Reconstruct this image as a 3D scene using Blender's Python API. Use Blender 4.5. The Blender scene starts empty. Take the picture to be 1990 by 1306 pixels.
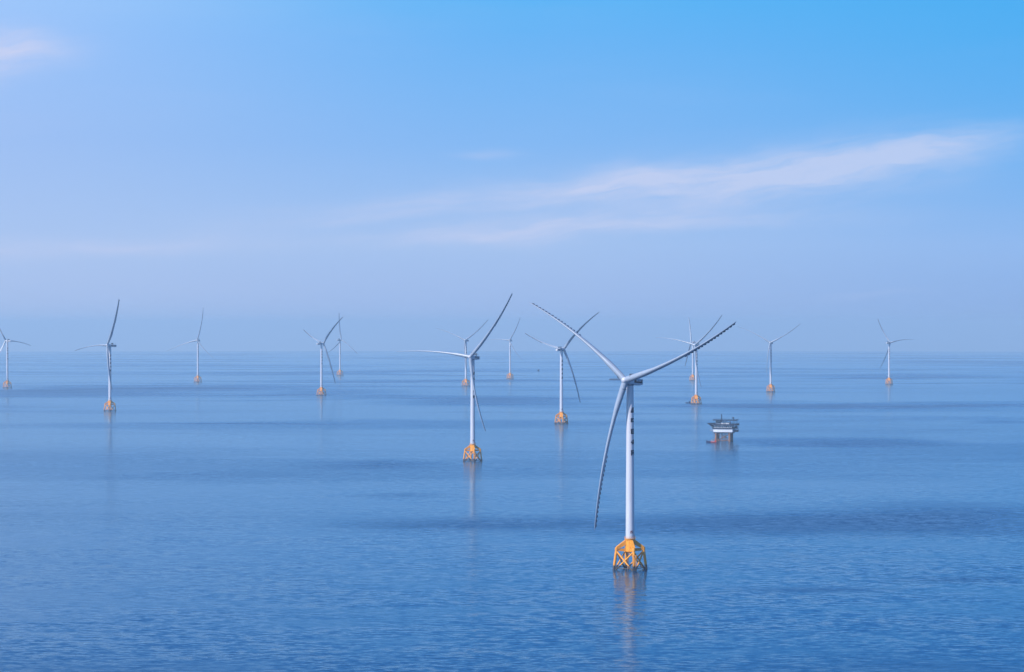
import bpy, bmesh, math, random
from mathutils import Vector, Matrix
R = math.radians
scene = bpy.context.scene
col = scene.collection

# ------------------------------------------------------------------ camera
CAM_H = 138.5            # drone height above the water
EARTH = 2.43e6           # radius of the curved sea
F_PX = 4500.0            # focal length in pixels of a 1990 px wide picture
EYE_Y = 634.0            # pixel row of the level line of sight
cam_d = bpy.data.cameras.new("camera"); cam = bpy.data.objects.new("camera", cam_d); col.objects.link(cam)
cam.location = (0, 0, CAM_H); cam.rotation_euler = (R(90), 0, 0)
cam_d.sensor_width = 36.0; cam_d.sensor_fit = 'HORIZONTAL'
cam_d.lens = 36.0 * F_PX / 1990.0
cam_d.shift_y = (EYE_Y - 653.0) / 1990.0
cam_d.clip_start = 1.0; cam_d.clip_end = 200000.0
scene.camera = cam

# ------------------------------------------------------------------ view / render
scene.view_settings.view_transform = 'Standard'; scene.view_settings.look = 'None'
scene.view_settings.exposure = 0.36; scene.view_settings.gamma = 1.0
scene.render.engine = 'CYCLES'
scene.cycles.use_denoising = True
scene.cycles.max_bounces = 6; scene.cycles.diffuse_bounces = 2; scene.cycles.glossy_bounces = 3
scene.cycles.volume_bounces = 0
scene.cycles.sample_clamp_indirect = 4.0

# ------------------------------------------------------------------ sun
SUN_EL, SUN_AZ = 40.0, 235.0      # azimuth clockwise from +Y (north): from the left, slightly behind the camera
sd = bpy.data.lights.new("sun", 'SUN'); so = bpy.data.objects.new("sun", sd); col.objects.link(so)
sd.energy = 5.0; sd.angle = R(0.5); sd.color = (1.0, 0.95, 0.89)
sv = Vector((math.sin(R(SUN_AZ))*math.cos(R(SUN_EL)), math.cos(R(SUN_AZ))*math.cos(R(SUN_EL)), math.sin(R(SUN_EL))))
so.rotation_euler = (-sv).to_track_quat('-Z', 'Y').to_euler()
so.location = (0, 0, 900)

# ------------------------------------------------------------------ node helpers
class NT:
    def __init__(s, tree): s.t = tree; s.n = tree.nodes; s.l = tree.links
    def new(s, typ, **kw):
        nd = s.n.new(typ)
        for k, v in kw.items(): setattr(nd, k, v)
        return nd
    def put(s, sock, v):
        if isinstance(v, bpy.types.NodeSocket): s.l.new(v, sock)
        else: sock.default_value = v
    def math(s, op, a, b=0.0, c=None, clamp=False):
        nd = s.new('ShaderNodeMath', operation=op); nd.use_clamp = clamp
        s.put(nd.inputs[0], a); s.put(nd.inputs[1], b)
        if c is not None: s.put(nd.inputs[2], c)
        return nd.outputs[0]
    def mix(s, f, a, b, typ='MIX'):
        nd = s.new('ShaderNodeMix', data_type='RGBA'); nd.blend_type = typ
        s.put(nd.inputs[0], f); s.put(nd.inputs[6], a); s.put(nd.inputs[7], b)
        return nd.outputs[2]
    def ramp(s, f, stops, interp='LINEAR'):
        nd = s.new('ShaderNodeValToRGB'); cr = nd.color_ramp; cr.interpolation = interp
        while len(cr.elements) < len(stops): cr.elements.new(0.5)
        for e, (p, c) in zip(cr.elements, stops):
            e.position = p; e.color = (*c, 1.0) if len(c) == 3 else c
        s.put(nd.inputs[0], f); return nd.outputs[0]
    def noise(s, vec, scale, detail=3.0, rough=0.55, dist=0.0):
        nd = s.new('ShaderNodeTexNoise'); s.put(nd.inputs['Vector'], vec)
        nd.inputs['Scale'].default_value = scale; nd.inputs['Detail'].default_value = detail
        nd.inputs['Roughness'].default_value = rough; nd.inputs['Distortion'].default_value = dist
        return nd
    def xyz(s, x, y, z=0.0):
        nd = s.new('ShaderNodeCombineXYZ'); s.put(nd.inputs[0], x); s.put(nd.inputs[1], y); s.put(nd.inputs[2], z)
        return nd.outputs[0]
    def smooth(s, v, lo, hi):
        nd = s.new('ShaderNodeMapRange', interpolation_type='SMOOTHSTEP')
        s.put(nd.inputs[0], v); nd.inputs[1].default_value = lo; nd.inputs[2].default_value = hi
        return nd.outputs[0]
    def gauss(s, u, v, u0, v0, su, sv, slope=0.0):
        """soft ellipse in the (u, v) plane, tilted by slope"""
        du = s.math('SUBTRACT', u, u0)
        dv = s.math('SUBTRACT', s.math('SUBTRACT', v, v0), s.math('MULTIPLY', du, slope))
        a = s.math('MULTIPLY', du, 1.0/su); b = s.math('MULTIPLY', dv, 1.0/sv)
        q = s.math('ADD', s.math('MULTIPLY', a, a), s.math('MULTIPLY', b, b))
        return s.math('EXPONENT', s.math('MULTIPLY', q, -1.0))

def lin(r, g, b):
    f = lambda c: c/12.92 if c <= 0.04045 else ((c+0.055)/1.055)**2.4
    return (f(r/255), f(g/255), f(b/255))

# ------------------------------------------------------------------ world: sky with thin high cloud
world = bpy.data.worlds.new("World"); scene.world = world; world.use_nodes = True
w = NT(world.node_tree); w.n.clear()
tc = w.new('ShaderNodeTexCoord'); sp = w.new('ShaderNodeSeparateXYZ'); w.l.new(tc.outputs['Generated'], sp.inputs[0])
dx, dy, dz = sp.outputs
az = w.math('MULTIPLY', w.math('ARCTAN2', dx, dy), 180/math.pi)           # degrees, 0 = +Y, + = right
el = w.math('MULTIPLY', w.math('ARCSINE', dz), 180/math.pi)               # degrees
sky = w.new('ShaderNodeTexSky', sky_type='NISHITA')
sky.sun_disc = False; sky.sun_elevation = R(SUN_EL); sky.sun_rotation = R(SUN_AZ)
sky.altitude = 100; sky.air_density = 1.0; sky.dust_density = 1.0; sky.ozone_density = 2.0
sky_dir = w.xyz(dx, dy, w.math('MAXIMUM', dz, 0.03)); w.l.new(sky_dir, sky.inputs[0])
nishita = w.mix(1.0, sky.outputs[0], (0.175, 0.62, 1.08, 1.0), 'MULTIPLY')
K = 0.78/0.14                                                                  # the band colours below are what the sky shows at strength 0.14
t_el = w.math('MULTIPLY', w.math('ADD', el, 1.0), 1/11.0, clamp=True)     # -1 .. 10 degrees
def stops(lst): return [((e+1.0)/11.0, lin(*c)) for e, c in lst]
left = w.ramp(t_el, stops([(-1, (173,193,235)), (0.3, (174,195,236)), (2.0, (173,199,241)), (4.5, (160,193,244)), (7.0, (158,196,250)), (8.3, (163,202,253)), (10, (105,172,245))]))
mid = w.ramp(t_el, stops([(-1, (156,182,231)), (0.3, (163,188,234)), (2.0, (166,196,240)), (4.5, (132,185,244)), (7.0, (107,181,246)), (8.3, (90,181,247)), (10, (48,146,232))]))
right = w.ramp(t_el, stops([(-1, (134,170,226)), (0.3, (141,176,229)), (2.0, (145,186,240)), (4.5, (105,178,243)), (7.0, (80,175,243)), (8.3, (72,174,243)), (10, (25,138,228))]))
lm = w.smooth(az, -15.0, 1.0); mr = w.smooth(az, -1.0, 15.0)
band = w.mix(mr, w.mix(lm, left, mid), right)
# clouds, laid out in degrees of azimuth and elevation on the sky itself
drift = w.noise(w.xyz(w.math('MULTIPLY', az, 0.25), w.math('MULTIPLY', el, 0.8)), 1.0, 3.0)
elw = w.math('ADD', el, w.math('MULTIPLY', w.math('SUBTRACT', drift.outputs[0], 0.5), 0.9))
wisp_v = w.xyz(w.math('MULTIPLY', az, 0.30), w.math('SUBTRACT', w.math('MULTIPLY', elw, 1.5), w.math('MULTIPLY', az, 0.20)))
wisp = w.noise(wisp_v, 1.1, 8.0, 0.60, 0.35).outputs[0]
fib_v = w.xyz(w.math('MULTIPLY', az, 0.55), w.math('SUBTRACT', w.math('MULTIPLY', elw, 5.5), w.math('MULTIPLY', az, 0.72)), 4.0)
fibre = w.noise(fib_v, 1.0, 8.0, 0.68, 0.5).outputs[0]
wispm = w.smooth(w.math('ADD', w.math('MULTIPLY', wisp, 0.6), w.math('MULTIPLY', fibre, 0.4)), 0.33, 0.66)
puffs = [  # az, el, half width, half height, slope, strength
    (6.7, 3.66, 4.2, 0.72, 0.105, 1.0), (0.2, 3.30, 4.6, 0.24, 0.085, 0.62), (3.6, 3.60, 3.0, 0.36, 0.11, 0.55), (10.2, 4.22, 2.6, 0.34, 0.18, 0.60), (5.0, 2.55, 4.5, 0.22, 0.02, 0.25),
    (0.4, 2.36, 3.6, 0.27, 0.07, 0.85), (-2.5, 2.75, 4.5, 0.15, 0.08, 0.32), (-10.5, 1.95, 4.2, 0.24, 0.03, 0.45),
    (-12.6, 6.60, 1.5, 0.46, 0.08, 1.0), (-13.0, 6.1, 0.5, 0.6, 0.0, 0.3), (-0.6, 4.25, 0.7, 0.13, 0.0, 0.30), (8.8, 0.70, 1.2, 0.09, 0.1, 0.15),
]
tot = None
for (a0, e0, sa, se, sl, st) in puffs:
    g = w.math('MULTIPLY', w.gauss(az, elw, a0, e0, sa, se, sl), st)
    tot = g if tot is None else w.math('ADD', tot, g)
veil = w.noise(w.xyz(w.math('MULTIPLY', az, 0.08), w.math('MULTIPLY', el, 0.5)), 1.0, 4.0).outputs[0]
cov = w.math('ADD', w.math('MULTIPLY', tot, w.math('ADD', w.math('MULTIPLY', wispm, 0.6), 0.34)),
             w.math('MULTIPLY', w.smooth(veil, 0.45, 0.8), 0.06))
cov = w.math('MULTIPLY', w.math('MINIMUM', cov, 0.85), w.smooth(el, -0.3, 0.8))
cloud_c = w.mix(w.smooth(az, -14, 14), (*lin(214,216,242), 1), (*lin(194,209,243), 1))
band = w.mix(cov, band, cloud_c)
bandK = w.mix(1.0, band, (K, K, K, 1.0), 'MULTIPLY')
high = w.smooth(el, 9.0, 22.0)
total = w.mix(high, bandK, nishita)
bg = w.new('ShaderNodeBackground'); w.l.new(total, bg.inputs[0]); bg.inputs[1].default_value = 0.14
wo = w.new('ShaderNodeOutputWorld'); w.l.new(bg.outputs[0], wo.inputs[0])

# ------------------------------------------------------------------ placing helpers
def drop(x, y): return -(x*x + y*y) / (2*EARTH)
def dist_of_row(py):
    """distance at which the curved water crosses this row of the 1990 px picture"""
    s = (py - EYE_Y) / F_PX; d = CAM_H / s
    for _ in range(40): d = CAM_H / (s - d/(2*EARTH))
    return d
def on_water(px, py):
    d = dist_of_row(py); x = (px - 995.0)/F_PX*d
    return Vector((x, d, drop(x, d)))

# ------------------------------------------------------------------ materials
def pbr(name, colour, rough=0.5, metal=0.0, var=0.10, scale=0.6, spec=0.5, streak=False):
    m = bpy.data.materials.new(name); m.use_nodes = True; t = NT(m.node_tree)
    b = t.n['Principled BSDF']; b.inputs['Roughness'].default_value = rough; b.inputs['Metallic'].default_value = metal
    b.inputs['Specular IOR Level'].default_value = spec
    o = t.new('ShaderNodeTexCoord')
    vec = o.outputs['Object']
    if streak:
        mp = t.new('ShaderNodeMapping'); t.l.new(vec, mp.inputs[0]); mp.inputs['Scale'].default_value = (1, 1, 0.12); vec = mp.outputs[0]
    n = t.noise(vec, scale, 4.0).outputs[0]
    lo = tuple(c*(1-var) for c in colour); hi = tuple(min(1, c*(1+var)) for c in colour)
    t.l.new(t.ramp(n, [(0.3, lo), (0.7, hi)]), b.inputs['Base Color'])
    return m
M = {}
M['paint'] = pbr('turbine_paint', (0.46, 0.455, 0.51), 0.38, var=0.05, scale=0.5, streak=True)
M['blade'] = pbr('blade_gelcoat', (0.245, 0.28, 0.35), 0.35, var=0.04, scale=0.2)
M['dark'] = pbr('dark_rubber', (0.010, 0.017, 0.040), 0.7, var=0.2, spec=0.2)
M['mark'] = pbr('lettering_paint', (0.004, 0.009, 0.036), 0.8, var=0.15, spec=0.1)
M['cooler'] = pbr('cooler_fins', (0.06, 0.09, 0.14), 0.55, metal=0.2, var=0.25, scale=2)
M['rust'] = pbr('red_mark', (0.16, 0.05, 0.05), 0.6)
M['steel'] = pbr('grey_blue_steel', (0.014, 0.022, 0.048), 0.6, var=0.25, scale=0.8, spec=0.25)
M['steel_light'] = pbr('pale_steel', (0.20, 0.25, 0.33), 0.5, var=0.15, scale=0.8)
M['white'] = pbr('white_cladding', (0.60, 0.60, 0.65), 0.5, var=0.06, scale=0.5, streak=True)
M['glass'] = pbr('dark_window', (0.02, 0.03, 0.05), 0.1, var=0.1)
M['pile'] = pbr('weathered_brown_pile', (0.22, 0.105, 0.055), 0.7, var=0.3, scale=0.7)
M['navy'] = pbr('navy_hull', (0.012, 0.022, 0.07), 0.4, var=0.2)
M['red'] = pbr('red_hull', (0.42, 0.05, 0.03), 0.45, var=0.15)
M['orange'] = pbr('orange_paint', (0.55, 0.14, 0.04), 0.45, var=0.1)

def jacket_paint():
    m = bpy.data.materials.new('jacket_yellow'); m.use_nodes = True; t = NT(m.node_tree)
    b = t.n['Principled BSDF']; b.inputs['Roughness'].default_value = 0.5
    o = t.new('ShaderNodeTexCoord'); s = t.new('ShaderNodeSeparateXYZ'); t.l.new(o.outputs['Object'], s.inputs[0])
    n = t.noise(o.outputs['Object'], 0.9, 5.0).outputs[0]
    base = t.ramp(n, [(0.25, (0.62, 0.21, 0.004)), (0.6, (0.77, 0.285, 0.005)), (0.8, (0.80, 0.33, 0.008))])
    mp = t.new('ShaderNodeMapping'); t.l.new(o.outputs['Object'], mp.inputs[0]); mp.inputs['Scale'].default_value = (1, 1, 0.22)
    stain = t.noise(mp.outputs[0], 1.7, 6.0, 0.72).outputs[0]                    # rust runs
    base = t.mix(t.math('MULTIPLY', t.smooth(stain, 0.54, 0.68), 0.72), base, (0.20, 0.075, 0.025, 1))
    oi = t.new('ShaderNodeObjectInfo')
    base = t.mix(t.math('MULTIPLY', oi.outputs['Random'], 0.35), base, (0.72, 0.31, 0.03, 1))
    level = t.math('ADD', s.outputs[2], t.math('MULTIPLY', t.math('SUBTRACT', n, 0.5), 2.2))
    base = t.mix(t.smooth(level, 3.0, 2.2), base, (0.05, 0.035, 0.028, 1))      # splash zone overgrown with weed and mussels
    t.l.new(base, b.inputs['Base Color']); return m
M['yellow'] = jacket_paint()

# ------------------------------------------------------------------ mesh builder
class MB:
    def __init__(s): s.bm = bmesh.new()
    def box(s, lo, hi, mat=None, bevel=0.0):
        c = [(a+b)/2 for a, b in zip(lo, hi)]; d = [abs(b-a) for a, b in zip(lo, hi)]
        mt = Matrix.Translation(c) @ Matrix.Diagonal((*d, 1))
        if mat is not None: mt = mat @ mt
        g = bmesh.ops.create_cube(s.bm, size=1.0, matrix=mt)
        if bevel:
            es = list({e for v in g['verts'] for e in v.link_edges})
            bmesh.ops.bevel(s.bm, geom=es, offset=bevel, segments=3, affect='EDGES', profile=0.5)
        return s
    def rings(s, rings, cap=True):
        prev = None; first = None
        for rg in rings:
            vs = [s.bm.verts.new(p) for p in rg]
            if prev:
                n = len(vs)
                for i in range(n): s.bm.faces.new((prev[i], prev[(i+1) % n], vs[(i+1) % n], vs[i]))
            else: first = vs
            prev = vs
        if cap:
            s.bm.faces.new(list(reversed(first))); s.bm.faces.new(prev)
        return s
    def tube(s, a, b, r0, r1=None, n=14):
        a = Vector(a); b = Vector(b); r1 = r0 if r1 is None else r1
        q = (b-a).to_track_quat('Z', 'Y').to_matrix(); X, Y = q.col[0], q.col[1]
        ring = lambda c, r: [c + X*(r*math.cos(t)) + Y*(r*math.sin(t)) for t in [2*math.pi*i/n for i in range(n)]]
        return s.rings([ring(a, r0), ring(b, r1)])
    def path(s, pts, r, n=8):
        for a, b in zip(pts, pts[1:]): s.tube(a, b, r, r, n)
        return s
    def lathe(s, prof, n=40, cap=True):
        return s.rings([[Vector((r*math.cos(2*math.pi*i/n), r*math.sin(2*math.pi*i/n), z)) for i in range(n)] for r, z in prof], cap)
    def prism(s, pts, y0, y1):
        """outline in the XZ plane, given thickness along Y"""
        return s.rings([[Vector((x, y0, z)) for x, z in pts], [Vector((x, y1, z)) for x, z in pts]])
    def mesh(s, name, mat, smooth=True, angle=35):
        bmesh.ops.recalc_face_normals(s.bm, faces=s.bm.faces[:])
        me = bpy.data.meshes.new(name); s.bm.to_mesh(me); s.bm.free(); me.materials.append(mat)
        if smooth:
            me.polygons.foreach_set('use_smooth', [True]*len(me.polygons)); me.set_sharp_from_angle(angle=R(angle))
        return me
def put(name, me, parent=None, mat=None):
    o = bpy.data.objects.new(name, me); col.objects.link(o)
    if parent is not None: o.parent = parent
    if mat is not None: o.matrix_local = mat
    return o
def thing(name, label, cat, loc, rz=0.0, group=None):
    o = bpy.data.objects.new(name, None); col.objects.link(o); o.location = loc; o.rotation_euler = (0, 0, rz)
    o.empty_display_size = 5.0
    o['label'] = label; o['category'] = cat
    if group: o['group'] = group
    return o

# ------------------------------------------------------------------ the sea
def build_sea():
    bm = bmesh.new(); n = 256; radii = []
    r = 150.0
    while r < 32000: radii.append(r); r *= 1.06
    radii.append(32000.0)
    c = bm.verts.new((0, 0, 0)); prev = None
    for r in radii:
        vs = [bm.verts.new((r*math.cos(2*math.pi*i/n), r*math.sin(2*math.pi*i/n), -r*r/(2*EARTH))) for i in range(n)]
        for i in range(n):
            if prev is None: bm.faces.new((c, vs[i], vs[(i+1) % n]))
            else: bm.faces.new((prev[i], vs[i], vs[(i+1) % n], prev[(i+1) % n]))
        prev = vs
    me = bpy.data.meshes.new('sea'); bm.to_mesh(me); bm.free()
    me.polygons.foreach_set('use_smooth', [True]*len(me.polygons))
    m = bpy.data.materials.new('sea_water'); m.use_nodes = True; t = NT(m.node_tree); t.n.clear()
    body = t.new('ShaderNodeBsdfDiffuse'); gl = t.new('ShaderNodeBsdfGlossy'); gl.distribution = 'GGX'; gl.inputs['Color'].default_value = GLOSS
    fr = t.new('ShaderNodeFresnel'); fr.inputs['IOR'].default_value = 1.333
    ms = t.new('ShaderNodeMixShader'); t.l.new(body.outputs[0], ms.inputs[1]); t.l.new(gl.outputs[0], ms.inputs[2])
    mo = t.new('ShaderNodeOutputMaterial'); t.l.new(ms.outputs[0], mo.inputs['Surface'])
    g = t.new('ShaderNodeNewGeometry'); P = g.outputs['Position']
    s = t.new('ShaderNodeSeparateXYZ'); t.l.new(P, s.inputs[0]); X, Y, _ = s.outputs
    # --- ruffled lanes and calm slicks (wind patches a few hundred metres across)
    wv = t.noise(t.xyz(t.math('MULTIPLY', X, 1/900.0), t.math('MULTIPLY', Y, 1/900.0)), 1.0, 4.0)
    wx = t.math('MULTIPLY', t.math('SUBTRACT', wv.outputs[0], 0.5), 1.0)
    Yw = t.math('ADD', Y, t.math('MULTIPLY', t.math('MULTIPLY', wx, Y), 0.14))
    lane1 = t.noise(t.xyz(t.math('MULTIPLY', X, 1/1500.0), t.math('MULTIPLY', Yw, 1/520.0), 3.1), 1.0, 5.0, 0.55, 0.3).outputs[0]
    lane2 = t.noise(t.xyz(t.math('MULTIPLY', X, 1/2600.0), t.math('MULTIPLY', Yw, 1/1400.0), 8.4), 1.0, 4.0, 0.5, 0.2).outputs[0]
    fine = t.noise(t.xyz(t.math('MULTIPLY', X, 1/420.0), t.math('MULTIPLY', Yw, 1/130.0), 5.7), 1.0, 5.0, 0.6).outputs[0]
    patches = []
    for (px, py, hw, hh, st) in LANES:
        d = dist_of_row(py); d1 = dist_of_row(py+hh); d0 = dist_of_row(max(py-hh, 684))
        patches.append(t.math('MULTIPLY', t.gauss(X, Yw, (px-995)/F_PX*d, d, hw/F_PX*d, max((d0-d1)/2, 8.0), 0.0), st))
    tot = patches[0]
    for p in patches[1:]: tot = t.math('ADD', tot, p)
    far = t.smooth(Y, 2600, 5200)
    base = t.math('MULTIPLY', t.smooth(lane1, 0.47, 0.64), t.math('ADD', t.math('MULTIPLY', far, 0.60), 0.30))
    base = t.math('ADD', base, t.math('MULTIPLY', t.smooth(lane2, 0.45, 0.70), 0.15))
    ragged = t.math('ADD', tot, t.math('MULTIPLY', t.math('SUBTRACT', fine, 0.5), 1.5))
    ragged = t.math('MULTIPLY', t.smooth(ragged, 0.05, 0.95), t.smooth(tot, 0.03, 0.25))
    ruff = t.math('ADD', base, t.math('MULTIPLY', ragged, t.math('MINIMUM', t.math('ADD', t.math('MULTIPLY', tot, 0.5), 0.36), 1.0)))
    ruff = t.math('MINIMUM', ruff, 1.4)
    # --- wave slopes, from ripples to low swell
    def slopes(scale_x, scale_y, z, amp, det=3.0):
        c_ = t.noise(t.xyz(t.math('MULTIPLY', X, 1/scale_x), t.math('MULTIPLY', Y, 1/scale_y), z), 1.0, det, 0.6).outputs['Color']
        v = t.new('ShaderNodeVectorMath', operation='SUBTRACT'); t.l.new(c_, v.inputs[0]); v.inputs[1].default_value = (0.5, 0.5, 0.5)
        v2 = t.new('ShaderNodeVectorMath', operation='MULTIPLY'); t.l.new(v.outputs[0], v2.inputs[0])
        v2.inputs[1].default_value = (amp*0.6, amp, 0.0); return v2.outputs[0]
    def add(a, b_):
        v = t.new('ShaderNodeVectorMath', operation='ADD'); t.l.new(a, v.inputs[0]); t.l.new(b_, v.inputs[1]); return v.outputs[0]
    sl = add(add(slopes(6.5, 3.6, 1.0, WAVE[0], 3.0), slopes(2.2, 1.4, 5.0, WAVE[1], 2.0)), slopes(40.0, 19.0, 9.0, WAVE[2]))
    sc = t.new('ShaderNodeVectorMath', operation='SCALE'); t.l.new(sl, sc.inputs[0])
    wind = t.new('ShaderNodeMapRange', interpolation_type='SMOOTHSTEP'); t.l.new(Y, wind.inputs[0])        # the breeze dies away from the near water outwards
    for k_, v_ in zip((1, 2, 3, 4), (850.0, 2100.0, 1.10, 0.36)): wind.inputs[k_].default_value = v_
    gust = t.noise(t.xyz(t.math('MULTIPLY', X, 1/150.0), t.math('MULTIPLY', Y, 1/85.0), 2.2), 1.0, 4.0, 0.6, 0.6).outputs[0]
    gust = t.math('ADD', 0.35, t.math('MULTIPLY', t.smooth(gust, 0.30, 0.70), 1.2))
    t.l.new(t.math('MULTIPLY', gust, t.math('ADD', wind.outputs[0], t.math('MULTIPLY', ruff, 0.9))), sc.inputs['Scale'])
    nn = t.new('ShaderNodeVectorMath', operation='NORMALIZE'); t.l.new(add(g.outputs['Normal'], sc.outputs[0]), nn.inputs[0])
    t.l.new(t.math('MULTIPLY', fr.outputs[0], t.math('SUBTRACT', 1.0, t.math('MULTIPLY', ruff, 0.38))), ms.inputs[0])   # a ruffled surface mirrors less of the low sky
    t.l.new(nn.outputs[0], gl.inputs['Normal']); t.l.new(nn.outputs[0], fr.inputs['Normal'])
    t.l.new(t.math('ADD', ROUGH[0], t.math('MULTIPLY', ruff, ROUGH[1])), gl.inputs['Roughness'])
    tint = t.noise(t.xyz(t.math('MULTIPLY', X, 1/800.0), t.math('MULTIPLY', Y, 1/800.0)), 1.0, 3.0).outputs[0]
    t.l.new(t.ramp(tint, [(0.3, WATER_A), (0.7, WATER_B)]), body.inputs['Color'])
    me.materials.append(m)
    o = put('sea', me); o['kind'] = 'structure'
    return o
# darker ruffled lanes: centre column, centre row, half width, half height (1990 px picture) and strength; turned into metres on the water
LANES = [
    (1480, 1018, 420, 26, 1.01), (900, 1018, 260, 12, 0.74), (1900, 1010, 250, 40, 0.61), (770, 965, 120, 7, 0.47), (740, 903, 150, 10, 0.68), (420, 925, 330, 14, 0.43),
    (1640, 861, 230, 10, 1.15), (1540, 792, 480, 9, 0.94), (950, 778, 210, 9, 1.15), (300, 757, 360, 5, 1.01), (660, 765, 160, 6, 0.68), (480, 822, 320, 2.2, 0.81),
    (1570, 1140, 190, 9, 0.75), (1850, 1120, 150, 7, 0.6), (1960, 823, 80, 4, 0.81), (1250, 741, 700, 3, 0.68), (1700, 730, 330, 5, 0.94), (700, 740, 300, 2.5, 0.68), (1400, 905, 90, 4, 0.41),
    (300, 1290, 500, 40, 0.34), (1700, 1290, 500, 60, 0.34),
]
WAVE = (0.29, 0.13, 0.06); ROUGH = (0.14, 0.17)
GLOSS = (0.68, 0.90, 1.0, 1)
WATER_A = (0.0002, 0.027, 0.088); WATER_B = (0.0002, 0.036, 0.112)
build_sea()

# ------------------------------------------------------------------ wind turbine meshes
HUB = 108.0; TILT = R(4); CONE = R(4); OVER = 5.2; TOWER_TOP = 105.4
TM = {}
def turbine_meshes():
    yaw0 = R(12)
    corner = lambda k, r, z: Vector((r*math.cos(yaw0 + k*math.pi/2), r*math.sin(yaw0 + k*math.pi/2), z))
    KZ, KR, BR, BOT = 12.2, 7.9, 9.6, -9.0
    leg_at = lambda k, z: corner(k, KR + (KZ - z)/KZ*(BR - KR), z)
    for k in range(4):
        b = MB(); b.tube(leg_at(k, BOT), leg_at(k, KZ + 0.2), 0.78, 0.78, 18)
        b.tube(leg_at(k, KZ - 1.1), leg_at(k, KZ + 0.25), 0.95, 0.95, 18)           # node can at the knee
        b.tube(leg_at(k, KZ + 0.2), leg_at(k, KZ + 0.55), 0.80, 0.45, 18)
        TM['leg%d' % k] = b.mesh('jacket_leg', M['yellow'])
    for k in range(4):
        b = MB(); a0, a1 = leg_at(k, KZ - 1.6), leg_at(k, -1.5); c0, c1 = leg_at(k+1, KZ - 1.6), leg_at(k+1, -1.5)
        b.tube(a0, c1, 0.46, 0.46, 12); b.tube(c0, a1, 0.46, 0.46, 12)
        b.tube(leg_at(k, 0.9), leg_at(k+1, 0.9), 0.22, 0.22, 10)
        TM['brace%d' % k] = b.mesh('cross_brace', M['yellow'])
    b = MB()                                                                       # column, flange and four sloping box girders
    b.lathe([(2.5, 9.9), (2.75, 10.2), (2.75, 16.6), (3.0, 16.75), (3.0, 17.15), (2.62, 17.25), (2.62, 17.45)], 40)
    for k in range(4):
        A = leg_at(k, KZ); d = Vector((A.x, A.y, 0)).normalized(); s_ = Vector((-d.y, d.x, 0))
        def plate(p0, p1, h0, h1, wd):
            r0 = [p0 + s_*(x*wd/2) + Vector((0, 0, z*h0/2)) for x, z in ((-1,-1),(1,-1),(1,1),(-1,1))]
            r1 = [p1 + s_*(x*wd/2) + Vector((0, 0, z*h1/2)) for x, z in ((-1,-1),(1,-1),(1,1),(-1,1))]
            b.rings([r0, r1])
        plate(d*2.5 + Vector((0,0,15.5)), d*(KR+0.15) + Vector((0,0,KZ-0.1)), 3.0, 1.8, 1.7)
        plate(d*2.5 + Vector((0,0,11.0)), d*(KR-0.5) + Vector((0,0,KZ-0.95)), 1.6, 1.3, 1.3)
    TM['transition'] = b.mesh('transition_piece', M['yellow'])
    b = MB()                                                                       # work platform: deck ring, posts and two rails
    b.lathe([(2.66, 17.50), (3.3, 17.50), (3.3, 17.68), (2.66, 17.68)], 32, cap=False)
    pr = [Vector((3.22*math.cos(2*math.pi*i/24), 3.22*math.sin(2*math.pi*i/24), 0)) for i in range(24)]
    for i, p in enumerate(pr):
        if i % 2 == 0: b.tube(p + Vector((0,0,17.7)), p + Vector((0,0,18.75)), 0.035, 0.035, 6)
        for z in (18.2, 18.75): b.tube(p + Vector((0,0,z)), pr[(i+1) % 24] + Vector((0,0,z)), 0.035, 0.035, 6)
    TM['platform'] = b.mesh('platform_railing', M['yellow'])
    b = MB(); fr = leg_at(3, 6)                                                     # boat landing on the leg that faces the camera
    o_ = Vector((fr.x, fr.y, 0)).normalized(); sd_ = Vector((-o_.y, o_.x, 0))
    base = Vector((fr.x, fr.y, 0)) + o_*1.5
    for q in (-0.8, 0.8): b.tube(base + sd_*q + Vector((0,0,-2)), base + sd_*q + Vector((0,0,9.0)), 0.17, 0.17, 10)
    for i in range(24): b.tube(base + sd_*-0.8 + Vector((0,0,-1.4+i*0.44)), base + sd_*0.8 + Vector((0,0,-1.4+i*0.44)), 0.04, 0.04, 6)
    for z in (1.2, 8.6):
        for q in (-0.8, 0.8):
            l_ = leg_at(3, z); b.tube(base + sd_*q + Vector((0,0,z)), Vector((l_.x, l_.y, z)), 0.13, 0.13, 8)
    TM['landing'] = b.mesh('boat_landing', M['yellow'])
    b = MB()                                                                       # cable pipes running down inside the jacket
    for q, r in ((0.5, 1.9), (2.2, 2.0), (4.1, 1.9)):
        b.tube((r*math.cos(q), r*math.sin(q), -6), (r*math.cos(q), r*math.sin(q), 10.2), 0.24, 0.24, 10)
    TM['pipes'] = b.mesh('cable_pipe', M['pile'])
    b = MB(); prof = []
    for i in range(25):
        z = 17.45 + (TOWER_TOP - 17.45)*i/24; r = 2.52 + (2.02 - 2.52)*i/24
        prof.append((r, z))
    pr2 = []
    for i, (r, z) in enumerate(prof):
        pr2.append((r, z))
        if i in (6, 12, 18): pr2 += [(r+0.035, z+0.02), (r+0.035, z+0.22), (r-0.002, z+0.24)]   # bolted flanges
    b.lathe(pr2, 48); TM['tower'] = b.mesh('tower', M['paint'])
    rad = lambda z: 2.52 + (2.02 - 2.52)*(z - 17.45)/(TOWER_TOP - 17.45)
    # glyphs in cells, wrapped round the tower
    G = [["..#####.", "..#####.", ".######.", ".######.", ".###.##.", "########", "########", "########", "########"],
         ["########", "########", "####....", "###..###", "####....", "########", "########"],
         ["########", "########", "###..###", "########", "########", "###..###", "########", "########", "########"],
         ["....####", "..######", "#.######", ".##.####", "########", "########", "..######", ".######."],
         ["########", "########", "###..###", "########", "########", "########", "###..###", "###..###", "##...###"]]
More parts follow.
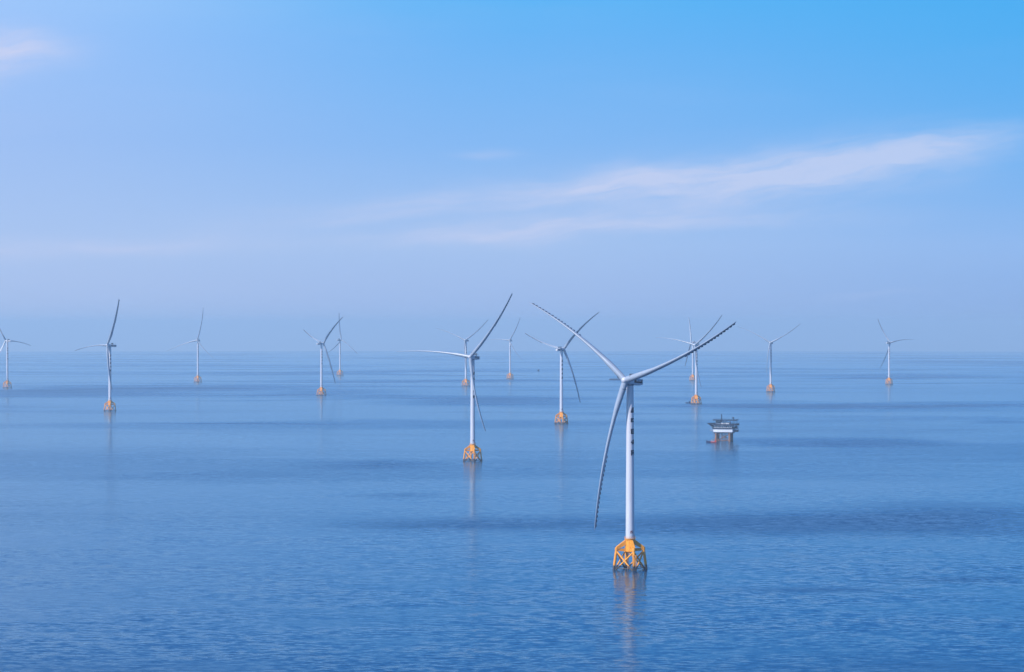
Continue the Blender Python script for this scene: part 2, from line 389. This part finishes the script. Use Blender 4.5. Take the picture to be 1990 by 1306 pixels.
    def glyphs(b, rows, zc, az0, cw, ch, off=0.02):
        n = len(rows)
        for i, rw in enumerate(rows):
            z1 = zc + (n/2 - i)*ch; z0 = z1 - ch; j = 0
            while j < len(rw):
                if rw[j] != '#': j += 1; continue
                j0 = j
                while j < len(rw) and rw[j] == '#': j += 1
                for c in range(j0, j):
                    vs = []
                    for (cc, z) in ((c, z0), (c+1, z0), (c+1, z1), (c, z1)):
                        a = az0 + (cc - len(rw)/2)*cw/rad(z)
                        vs.append(b.bm.verts.new(((rad(z)+off)*math.cos(a), (rad(z)+off)*math.sin(a), z)))
                    b.bm.faces.new(vs)
    for q_, (gph, z) in enumerate(zip(G, (91.0, 85.2, 78.8, 72.8, 66.6))):
        b = MB(); glyphs(b, gph, z, R(-90+50), 0.40, 0.345); bmesh.ops.remove_doubles(b.bm, verts=b.bm.verts[:], dist=0.01)
        TM['char%d' % q_] = b.mesh('tower_character', M['mark'], smooth=False)
    b = MB()
    glyphs(b, ["######", "####..", "##.##.", "##.###", "##..##"], 21.3, R(-90+22), 0.30, 0.34); bmesh.ops.remove_doubles(b.bm, verts=b.bm.verts[:], dist=0.01)
    TM['number'] = b.mesh('number_mark', M['rust'], smooth=False)
    b = MB(); a = R(-90+75)
    for i in range(1):
        mt = Matrix.Rotation(a, 4, 'Z')
        b.box((rad(19)-0.06, -0.5, 17.75), (rad(19)+0.06, 0.5, 20.0), mt, 0.04)
    TM['door'] = b.mesh('tower_door', M['steel_light'])
    # nacelle; local frame: -Y is the way the rotor faces, origin on the rotor axis above the tower
    b = MB()
    secs = [(-3.2, 1.55, -1.7, 1.5), (-2.6, 1.85, -2.05, 1.75), (1.0, 2.05, -2.3, 1.85), (7.5, 2.05, -2.3, 1.8), (11.2, 1.9, -1.9, 1.65), (11.8, 1.6, -1.5, 1.35)]
    rr = []
    for y, hw, z0, z1 in secs:
        ring = []; n = 28
        for i in range(n):
            t_ = 2*math.pi*i/n; ct, st = math.cos(t_), math.sin(t_); e = 0.32
            ring.append(Vector((hw*math.copysign(abs(ct)**e, ct), y, (z0+z1)/2 + (z1-z0)/2*math.copysign(abs(st)**e, st))))
        rr.append(ring)
    b.rings(rr); TM['nacelle'] = b.mesh('nacelle', M['paint'], angle=40)
    b = MB(); b.lathe([(1.95, -2.75), (2.12, -2.6), (2.12, -1.9), (1.95, -1.75)], 36); TM['yaw'] = b.mesh('yaw_ring', M['cooler'])
    b = MB(); b.box((-2.6, 3.2, 2.35), (2.6, 4.5, 4.3), None, 0.08)
    for i in range(13): b.box((-2.45+i*0.4, 3.08, 2.5), (-2.32+i*0.4, 3.21, 4.15))
    for x in (-2.2, 2.2): b.box((x-0.12, 3.5, 1.5), (x+0.12, 4.2, 2.4))
    TM['cooler'] = b.mesh('roof_cooler', M['cooler'])
    b = MB(); b.tube((0.5, 9.6, 1.5), (0.5, 9.6, 4.0), 0.06); b.tube((-0.3, 9.6, 3.6), (1.3, 9.6, 3.6), 0.05)
    for x in (-0.3, 1.3): b.tube((x, 9.6, 3.5), (x, 9.6, 3.95), 0.09)
    TM['mast'] = b.mesh('wind_sensor', M['cooler'])
    b = MB()
    NL = ["####.#..#.#..#.##", "####.#..#.#..#.##", "####.#..#.#..#.##", "#################", "#################"]
    for sx in (-1, 1):
        for i, rw in enumerate(NL):
            for j, ch_ in enumerate(rw):
                if ch_ == '#':
                    y0 = (1.4 + j*0.52) if sx > 0 else (1.4 + (len(rw)-1-j)*0.52)
                    z1 = 1.1 - i*0.42; x = sx*2.075
                    b.bm.faces.new([b.bm.verts.new(p) for p in ((x, y0, z1-0.42), (x, y0+0.52, z1-0.42), (x, y0+0.52, z1), (x, y0, z1))])
    bmesh.ops.remove_doubles(b.bm, verts=b.bm.verts[:], dist=0.01)
    TM['nletters'] = b.mesh('nacelle_lettering', M['mark'], smooth=False)
    # rotor hub in the same frame, centred on the hub point
    b = MB(); n = 32
    prof = [(1.75, 2.0), (1.95, 1.6), (2.0, 0.6), (1.98, -0.5), (1.85, -1.2), (1.5, -1.95), (0.95, -2.45), (0.4, -2.68), (0.05, -2.75)]
    b.rings([[Vector((r*math.cos(2*math.pi*i/n), y, r*math.sin(2*math.pi*i/n))) for i in range(n)] for r, y in prof])
    TM['hub'] = b.mesh('rotor_hub', M['paint'], angle=60)
    # blade: z along the blade, x the way the rotor turns, +y downwind; feathered, so the chord lies nearly along y
    L = 81.0; bow = 0.036; nsec = 46; npt = 24
    def section(s):
        z = 1.2 + (L - 1.2)*s
        chord = 3.7 if s < 0.04 else None
        if chord is None:
            if s < 0.2: u = (s-0.04)/0.16; u = u*u*(3-2*u); chord = 3.7 + (4.8-3.7)*u
            else: u = (s-0.2)/0.8; chord = 4.8*(1-u)**0.9 + 1.35*u if u < 0.985 else 0.55
        thick = 1.0 + (0.52-1.0)*min(1, max(0, (s-0.03)/0.22))**0.8 if s < 0.25 else 0.52 + (0.24-0.52)*(s-0.25)/0.75
        blend = min(1, max(0, (s-0.03)/0.2)); tw = R(14)*(1-s)**2 + R(5)
        cx = 4*bow*L*s*(1-s) - 0.02*L*math.sin(math.pi*s)*0
        return z, chord, thick, blend, tw, cx
    def airfoil(i, chord, thick, blend):
        t_ = 2*math.pi*i/npt
        circ = (0.5*math.cos(t_), 0.5*math.sin(t_)*thick if blend >= 1 else 0.5*math.sin(t_)*(1 + (thick-1)*blend))
        x = 0.5*(1+math.cos(t_))                                   # 1 = trailing edge
        yt = 5*thick*(0.2969*math.sqrt(x) - 0.126*x - 0.3516*x*x + 0.2843*x**3 - 0.1036*x**4)
        air = (x - 0.33, yt*(1 if math.sin(t_) >= 0 else -0.8))
        return ((circ[0]*(1-blend) + air[0]*blend)*chord, (circ[1]*(1-blend) + air[1]*blend)*chord)
    def place(c, n_, z, tw, cx):                                    # c along the chord (to the trailing edge), n_ across
        return Vector((cx + n_*math.cos(tw) + c*math.sin(tw), c*math.cos(tw) - n_*math.sin(tw), z))
    b = MB(); rr = []
    for k in range(nsec):
        s_ = (k/(nsec-1))**1.0; z, ch_, th, bl, tw, cx = section(s_)
        rr.append([place(*airfoil(i, ch_, th, bl), z, tw, cx) for i in range(npt)])
    b.rings(rr); TM['blade'] = b.mesh('blade', M['blade'], angle=50)
    b = MB()                                                         # saw-tooth strip along the outer trailing edge, with short vanes on the front
    nt = 16
    for i in range(nt):
        s0 = 0.50 + 0.49*i/nt; s1 = s0 + 0.49/nt*0.62; q = []
        for s_ in (s0, s1, (s0+s1)/2):
            z, ch_, th, bl, tw, cx = section(s_); q.append((z, ch_, tw, cx, th))
        def P(k, c, n_): z, ch_, tw, cx, th = q[k]; return place(c, n_, z, tw, cx)
        te = [0.60*qq[1] for qq in q]
        for lo_, hi_ in (([P(0, te[0]-0.25, -0.20), P(1, te[1]-0.25, -0.20), P(1, te[1]+0.45, -0.20), P(2, te[2]+1.0, -0.20), P(0, te[0]+0.45, -0.20)],
                          [P(0, te[0]-0.25, 0.20), P(1, te[1]-0.25, 0.20), P(1, te[1]+0.45, 0.20), P(2, te[2]+1.0, 0.20), P(0, te[0]+0.45, 0.20)]),):
            b.rings([lo_, hi_])
    strip = []                                                        # base strip the teeth are bonded to
    for i in range(34):
        z, ch_, th, bl, tw, cx = section(0.495 + 0.495*i/33); e = 0.60*ch_
        strip.append([place(e-0.32, -0.06, z, tw, cx), place(e+0.06, -0.06, z, tw, cx), place(e+0.06, 0.06, z, tw, cx), place(e-0.32, 0.06, z, tw, cx)])
    b.rings(strip)
    TM['teeth'] = b.mesh('serrated_edge', M['dark'], smooth=False)
    b = MB()
    for z_, r_ in ((4.6, 1.70),):
        b.rings([[Vector((rr_*math.cos(2*math.pi*i/28), rr_*math.sin(2*math.pi*i/28), zz)) for i in range(28)] for rr_, zz in ((r_, z_), (r_+0.03, z_+0.05), (r_+0.03, z_+0.3), (r_, z_+0.35))])
    TM['collar'] = b.mesh('root_collar', M['cooler'])
turbine_meshes()

def blade_matrix(t):
    """in the nacelle frame: t clockwise from up, seen from the front (from -Y)"""
    rad_ = Vector((math.sin(t), 0, math.cos(t))); dt = Vector((math.cos(t), 0, -math.sin(t))); a = Vector((0, -1, 0))
    Z = (rad_*math.cos(CONE) + a*math.sin(CONE)).normalized(); Xv = dt; Yv = Z.cross(Xv)
    return Matrix((Xv, Yv, Z)).transposed().to_4x4()

def turbine(loc, yaw, blades, label, scale=1.0):
    t = thing('wind_turbine', label, 'wind turbine', loc, 0.0, 'offshore wind turbines on yellow jacket foundations')
    t.scale = (scale,)*3
    for k in range(4): put('jacket_leg', TM['leg%d' % k], t)
    for k in range(4): put('cross_brace', TM['brace%d' % k], t)
    tp = put('transition_piece', TM['transition'], t); put('platform_railing', TM['platform'], tp)
    put('boat_landing', TM['landing'], t); put('cable_pipe', TM['pipes'], t)
    tw = put('tower', TM['tower'], t); 
    for q_ in range(5): put('tower_character', TM['char%d' % q_], tw)
    put('number_mark', TM['number'], tw); put('tower_door', TM['door'], tw)
    # nacelle frame
    nm = Matrix.Translation((0, 0, HUB - OVER*math.sin(TILT))) @ Matrix.Rotation(yaw, 4, 'Z') @ Matrix.Rotation(-TILT, 4, 'X')
    na = put('nacelle', TM['nacelle'], t, nm)
    put('roof_cooler', TM['cooler'], na); put('wind_sensor', TM['mast'], na); put('nacelle_lettering', TM['nletters'], na)
    put('yaw_ring', TM['yaw'], t, Matrix.Translation((0, 0, HUB - OVER*math.sin(TILT))))
    hm = nm @ Matrix.Translation((0, -OVER, 0)); put('rotor_hub', TM['hub'], t, hm)
    for ang, ln in blades:
        b = put('blade', TM['blade'], t, hm @ blade_matrix(R(ang)) @ Matrix.Diagonal((1, 1, ln/81.0, 1)))
        put('serrated_edge', TM['teeth'], b); put('root_collar', TM['collar'], b)
    return t
TURBINES = [ # distance, base column, hub column, yaw, blades (angle, length), scale, label
    (1323.9, 1222, 1217, -34, ((304.8,78.4),(65.7,80.5),(188.7,87)), 1.0, 'largest and nearest white wind turbine, on the bright yellow jacket closest to the camera'),
    (2399.1, 915.5, 917, -29, ((37.5,83),(272.9,88),(162.4,81.3)), 1.0, 'second nearest wind turbine, one blade pointing left over the horizon, orange-yellow jacket'),
    (3860.8, 211, 212, -47, ((24.9,83),(263.3,89),(158.4,79)), 1.02, 'mid-distance wind turbine at far left with the left blade drooping at its tip'),
    (5420.0, 13, 12, -126, ((27.9,76),(261,83),(144.6,74)), 1.03, 'hazy wind turbine cut by the left edge of the photo, a blade reaching right'),
    (6025.8, 384, 384, -14, ((11.2,86),(250.1,86),(132.2,80)), 1.015, 'thin grey wind turbine with its full three-blade Y visible, between two left-hand turbines'),
    (4772.6, 625, 628, 133, ((310.7,83),(68,76),(196.6,88)), 1.0, 'wind turbine with a dark curved blade up to the right, beside a smaller one'),
    (6958.3, 661, 663, 134, ((6.6,82),(236.9,78),(118.6,85)), 1.0, 'smallest faint wind turbine, right behind the one with the dark curved blade'),
    (5572.2, 903.5, 905.5, -26, ((290,83),(52,78),(172,80)), 1.03, 'far wind turbine partly hidden behind the tower of the second nearest turbine'),
    (6420.9, 990, 991, -24, ((27.3,72),(269.6,74),(142,72)), 1.0, 'faint distant wind turbine just right of the second nearest turbine\'s raised blade'),
    (3334.3, 1091, 1095.5, 142, ((310.2,81.9),(72.7,77),(195.7,82)), 1.0, 'wind turbine between the two nearest ones, crossed by the nearest one\'s upper left blade'),
    (6216.7, 1344, 1345, -85, ((331.5,80),(91.5,80),(211.5,80)), 0.96, 'pale distant wind turbine seen edge-on with an upright blade, behind another turbine'),
    (4208.0, 1351, 1352, -36, ((46.9,80),(279.3,83),(165.4,80)), 1.0, 'wind turbine behind the nearest one\'s right blade, a dark boat at its foundation'),
    (5053.5, 1496, 1498, -22, ((295.5,82),(59,80),(182.7,80)), 1.0, 'far wind turbine with two blades raised in a V, second from the right'),
    (5789.6, 1729, 1729.5, 136, ((32.3,73),(276.2,72),(150,80)), 0.97, 'rightmost wind turbine, alone near the right edge of the sea'),
]
for d, bx, hx, yaw, blades, sc, lab in TURBINES:
    off = OVER*math.sin(R(yaw))
    x = 0.5*((bx-995)/F_PX*d) + 0.5*((hx-995)/F_PX*d - off)
    turbine((x, d, drop(x, d)), R(yaw), blades, lab, sc)

# ------------------------------------------------------------------ substation platform
def substation():
    p = on_water(1407, 857.5)
    t = thing('offshore_substation', 'grey and white multi-deck platform on brown legs standing in the sea', 'platform', p, R(-17))
    LX, LY = 8.4, 6.5
    for sx in (-1, 1):
        for sy in (-1, 1):
            b = MB(); b.tube((sx*LX, sy*LY, -8), (sx*LX, sy*LY, 11.4), 1.5, 1.5, 20); b.tube((sx*LX, sy*LY, 9.0), (sx*LX, sy*LY, 10.1), 1.95, 1.95, 20)
            put('platform_leg', b.mesh('platform_leg', M['pile']), t)
    def xb(a, c):
        b = MB(); b.tube((a[0], a[1], 9.8), (c[0], c[1], 0.8), 0.32); b.tube((c[0], c[1], 9.8), (a[0], a[1], 0.8), 0.32); b.tube((a[0], a[1], 0.9), (c[0], c[1], 0.9), 0.3)
        put('leg_brace', b.mesh('leg_brace', M['pile']), t)
    xb((-LX,-LY),(LX,-LY)); xb((-LX,LY),(LX,LY)); xb((-LX,-LY),(-LX,LY)); xb((LX,-LY),(LX,LY))
    b = MB(); b.box((-11.0,-8.2,10.1), (11.6,8.2,11.38), None, 0.05)
    for i in range(8): b.box((-10.6+i*3.0,-8.35,9.2), (-10.2+i*3.0,-7.9,11.0))
    put('cellar_deck', b.mesh('cellar_deck', M['steel']), t)
    b = MB()
    for x, y in ((-2.2,-2.0),(-1.2,-2.4),(0.2,-1.6),(1.6,-2.2),(2.6,-1.2)): b.tube((x,y,-6), (x,y,10.2), 0.3)
    put('riser_pipes', b.mesh('riser_pipes', M['pile']), t)
    b = MB(); b.box((-11.6,-8.5,11.4), (12.2,8.5,15.4), None, 0.1)
    for i in range(12): b.box((-10.8+i*2.0,-8.62,11.6), (-10.66+i*2.0,-8.48,15.2))
    put('lower_module', b.mesh('lower_module', M['white']), t)
    def deck(z0, z1, x0, x1, y0, y1, rail=True, name='deck'):
        b = MB(); b.box((x0,y0,z0), (x1,y1,z1), None, 0.05)
        dk = put(name, b.mesh(name, M['steel']), t)
        if rail:
            r = MB()
            for (ax, ay, bx_, by) in ((x0,y0,x1,y0),(x0,y1,x1,y1),(x0,y0,x0,y1),(x1,y0,x1,y1)):
                n = max(2, int(math.hypot(bx_-ax, by-ay)/1.6))
                for i in range(n+1): r.tube((ax+(bx_-ax)*i/n, ay+(by-ay)*i/n, z1), (ax+(bx_-ax)*i/n, ay+(by-ay)*i/n, z1+1.1), 0.05, 0.05, 6)
                for h in (0.55, 1.1): r.tube((ax,ay,z1+h), (bx_,by,z1+h), 0.05, 0.05, 6)
            put('railing', r.mesh('railing', M['steel']), dk)
    deck(15.42, 16.6, -12.6, 13.2, -9.4, 9.4)
    b = MB(); b.box((-10.8,-7.6,16.62), (11.0,7.6,19.6), None, 0.06)
    mm = put('middle_module', b.mesh('middle_module', M['white']), t)
    b = MB()
    for i in range(9): b.box((-10.0+i*2.4,-7.68,17.3), (-9.1+i*2.4,-7.58,18.7))
    put('window_row', b.mesh('window_row', M['glass']), mm)
    b = MB()
    for i in range(7): b.tube((-12+i*4,-8.9,16.6), (-12+i*4,-8.9,19.8), 0.2)
    put('deck_column', b.mesh('deck_column', M['steel']), t)
    deck(19.62, 21.2, -13.5, 17.0, -9.8, 9.8)
    b = MB()                                                              # landing deck on its tapering bracket
    b.lathe([(6.6, 21.3), (7.0, 21.5), (7.0, 22.0), (6.7, 22.1)], 8)
    for v in b.bm.verts: v.co.x -= 14.0
    b.tube((-13.4,-4,17.0), (-18.5,-4,21.3), 0.28); b.tube((-13.4,4,17.0), (-18.5,4,21.3), 0.28)
    b.prism([(-20.2,21.25), (-13.0,21.25), (-12.8,17.2), (-15.4,18.4)], -1.2, 1.2)
    put('landing_deck', b.mesh('landing_deck', M['steel']), t)
    b = MB(); b.box((-9.0,-6.0,21.22), (-3.0,5.0,25.2), None, 0.08); rm = put('control_room', b.mesh('control_room', M['steel_light']), t)
    b = MB(); b.box((-8.2,-6.1,22.8), (-6.2,-5.95,24.2)); b.box((-5.6,-6.1,22.8), (-3.8,-5.95,24.2)); put('window', b.mesh('window', M['glass']), rm)
    b = MB(); b.box((-2.4,-6.4,21.22), (2.4,4.0,24.0), None, 0.08); b.box((3.0,-6.4,21.22), (7.8,4.0,23.7), None, 0.08)
    put('equipment_container', b.mesh('equipment_container', M['white']), t)
    b = MB()
    for x in (-8.0, 1.0, 9.5, 14.5):
        for y in (-8.5, 8.5): b.tube((x,y,21.2), (x,y,25.4), 0.2)
    put('roof_column', b.mesh('roof_column', M['steel']), t)
    deck(25.4, 26.0, -12.0, 16.0, -9.2, 9.2)
    b = MB()
    for (x, y) in ((-3.5,-0.7),(-2.3,-0.7),(-2.9,0.5)): b.tube((x,y,26), (-2.9+(x+2.9)*0.6, y*0.6, 32.4), 0.26, 0.22, 8)
    for z in (27.2, 28.6, 30.0, 31.4):
        f = 1-(z-26)/6.4*0.55; q = [(-2.9-0.6*f,-0.7*f,z), (-2.9+0.6*f,-0.7*f,z), (-2.9,0.5*f,z)]; b.path(q+[q[0]], 0.14, 6)
    b.tube((-2.9,0,32.3), (-2.9,0,33.2), 0.35)
    put('antenna_mast', b.mesh('antenna_mast', M['steel']), t)
    b = MB(); b.tube((12.5,-6,26), (12.5,-6,29.4), 0.45); b.tube((12.5,-6,29.0), (16.8,-8.5,24.6), 0.22); b.tube((16.8,-8.5,24.6), (16.8,-8.5,20.5), 0.06)
    b.box((11.7,-6.8,28.2), (13.4,-5.2,29.8), None, 0.1)
    put('deck_crane', b.mesh('deck_crane', M['steel']), t)
    b = MB()
    for z in (12.0, 15.9, 19.9): b.box((13.3,-6.5,z-0.15), (17.6,2.0,z+0.15))
    for x in (13.5, 17.4):
        for y in (-6.3, 1.8): b.tube((x,y,11.8), (x,y,21), 0.16)
    for z in (12.1, 16.0): b.tube((13.7,-6.2,z), (17.3,-6.2,z+3.8), 0.18)
    b.box((14.0,-5.6,12.15), (18.2,0.5,14.4), None, 0.25); b.box((14.0,-5.0,16.1), (17.0,0,18.6), None, 0.1)
    put('side_stair_tower', b.mesh('side_stair_tower', M['steel']), t)
    b = MB()
    for y in (-5.0, 5.0):
        b.tube((-13.6,y,19.6), (-16.4,y,13.0), 0.16); b.tube((-16.4,y,13.0), (-11.6,y,11.8), 0.16); b.tube((-13.0,y,16.2), (-15.4,y,15.6), 0.12); b.tube((-11.8,y,15.4), (-16.4,y,13.0), 0.12)
    b.box((-16.5,-5,12.8), (-11.6,5,13.0))
    b.tube((-14,-4.5,13), (-10.5,-4.5,2.0), 0.16); b.tube((-14,-3.3,13), (-10.5,-3.3,2.0), 0.16)
    for i in range(16): b.box((-14+i*0.22-0.15,-4.5,12.8-i*0.69), (-14+i*0.22+0.15,-3.3,12.9-i*0.69))
    put('access_stair', b.mesh('access_stair', M['steel_light']), t)
    return t
substation()

# ------------------------------------------------------------------ boats, barge, buoy
def hull_mesh(L, B, D, bow_rise, mat, name='hull'):
    """bow towards -x, waterline at z = 0"""
    b = MB(); rr = []
    for i in range(13):
        s = i/12; x = -L/2 + L*s
        hb = B/2*min(1, (s/0.38)**0.62 if s > 0 else 0.02); hb = max(hb, 0.04)
        zt = D + bow_rise*(1-s)**2.2; keel = -0.7 if s > 0.12 else -0.7 + 0.9*(0.12-s)/0.12
        rr.append([Vector((x, -hb, zt)), Vector((x, -hb*0.93, zt*0.45)), Vector((x, -hb*0.62, keel*0.6)), Vector((x, 0, keel)), Vector((x, hb*0.62, keel*0.6)), Vector((x, hb*0.93, zt*0.45)), Vector((x, hb, zt))])
    b.rings(rr); return b.mesh(name, mat, angle=30)
def crew_boat():
    p = on_water(1382.5, 860.2)
    t = thing('crew_boat', 'small navy and red boat moored beside the multi-deck sea platform\'s left leg', 'boat', p, R(-7))
    put('hull', hull_mesh(12.6, 3.9, 1.35, 1.5, M['navy']), t)
    b = MB(); b.box((-0.9,-2.04,0.35), (6.32,2.04,1.5), None, 0.15); put('red_bulwark', b.mesh('red_bulwark', M['red']), t)
    b = MB(); b.prism([(-0.8,1.4), (3.6,1.4), (3.6,4.2), (0.2,4.2), (-0.6,3.0)], -1.45, 1.45); wh = put('wheelhouse', b.mesh('wheelhouse', M['steel_light'], smooth=False), t)
    b = MB()
    for x in (0.3, 1.4, 2.5): b.box((x,-1.5,3.0), (x+0.8,1.5,3.8))
    put('window_row', b.mesh('window_row', M['glass']), wh)
    b = MB(); b.box((3.7,-1.3,1.4), (5.8,1.3,2.9), None, 0.1); b.tube((4.8,0.6,2.9), (4.8,0.6,4.6), 0.35); put('funnel_casing', b.mesh('funnel_casing', M['red']), t)
    b = MB(); b.tube((1.8,0,4.2), (1.8,0,7.6), 0.1, 0.06); b.tube((1.8,-0.9,6.2), (1.8,0.9,6.2), 0.06); put('mast', b.mesh('mast', M['steel']), t)
    b = MB()
    for i in range(8):
        x = -6.0 + i*0.75; f = min(1, ((i*0.75+0.3)/12.6/0.38)**0.62); z = 1.35 + 1.5*(1-(i*0.75+0.3)/12.6)**2.2
        for sg in (-1, 1): b.tube((x, sg*1.85*f, z-0.05), (x, sg*1.85*f, z+0.9), 0.04, 0.04, 6)
    put('bow_rail', b.mesh('bow_rail', M['steel_light']), t)
crew_boat()
def work_boat(px, py, rz, L, label):
    t = thing('work_boat', label, 'boat', on_water(px, py), rz)
    put('hull', hull_mesh(L, L*0.3, 1.2, 0.8, M['navy']), t)
    b = MB(); b.box((L*0.08,-L*0.09,1.15), (L*0.34,L*0.09,3.3), None, 0.1); b.box((L*0.04,-L*0.1,3.3), (L*0.37,L*0.1,3.5)); wh = put('wheelhouse', b.mesh('wheelhouse', M['steel']), t)
    b = MB(); b.box((L*0.075,-L*0.07,2.2), (L*0.345,L*0.07,2.9)); put('window_row', b.mesh('window_row', M['glass']), wh)
    b = MB(); b.tube((L*0.2,0,3.5), (L*0.2,0,5.4), 0.08); put('mast', b.mesh('mast', M['steel']), t)
work_boat(1338, 783.6, R(0), 11.0, 'dark low boat at the left foot of a turbine behind the multi-deck platform')
work_boat(1099.5, 822.5, R(20), 6.5, 'tiny dark boat at the right foot of the turbine between the two nearest turbines')
def far_boat():
    t = thing('fishing_boat', 'lone tiny dark boat far out on open water near the horizon', 'boat', on_water(1046, 721.5), R(60))
    put('hull', hull_mesh(11.0, 4.4, 2.4, 1.6, M['navy']), t)
    b = MB(); b.box((0.5,-1.6,2.3), (4.2,1.6,6.2), None, 0.15); b.box((0.2,-1.8,6.2), (4.5,1.8,6.45)); put('wheelhouse', b.mesh('wheelhouse', M['steel']), t)
    b = MB(); b.tube((1.5,0,6.4), (1.5,0,9.0), 0.12); put('mast', b.mesh('mast', M['steel']), t)
far_boat()
def barge():
    t = thing('flat_barge', 'long low dark barge lying just left of the nearest turbine\'s hub', 'barge', on_water(1197, 738.6), R(1))
    b = MB(); b.prism([(-19.5,3.2), (-17.5,-0.8), (20.5,-0.8), (22.0,3.2)], -5.5, 5.5); put('hull', b.mesh('hull', M['navy'], smooth=False), t)
    b = MB(); b.box((-16,-4.6,3.2), (19,4.6,4.0)); b.box((13.5,-3.5,4.0), (18.5,3.5,6.6), None, 0.1); put('deck_load', b.mesh('deck_load', M['steel']), t)
barge()

# ------------------------------------------------------------------ the hazy air
hz = MB(); hz.box((-33000,-33000,-214), (33000,33000,212)); hme = bpy.data.meshes.new('haze'); hz.bm.to_mesh(hme); hz.bm.free()
hm_ = bpy.data.materials.new('sea_haze'); hm_.use_nodes = True; ht = NT(hm_.node_tree); ht.n.clear()
pv = ht.new('ShaderNodeVolumePrincipled'); pv.inputs['Color'].default_value = (0.58, 0.80, 1.0, 1)
pv.inputs['Density'].default_value = 0.75e-4; pv.inputs['Anisotropy'].default_value = 0.10
ou = ht.new('ShaderNodeOutputMaterial'); ht.l.new(pv.outputs[0], ou.inputs['Volume'])
hme.materials.append(hm_); ho = put('haze', hme); ho['kind'] = 'stuff'
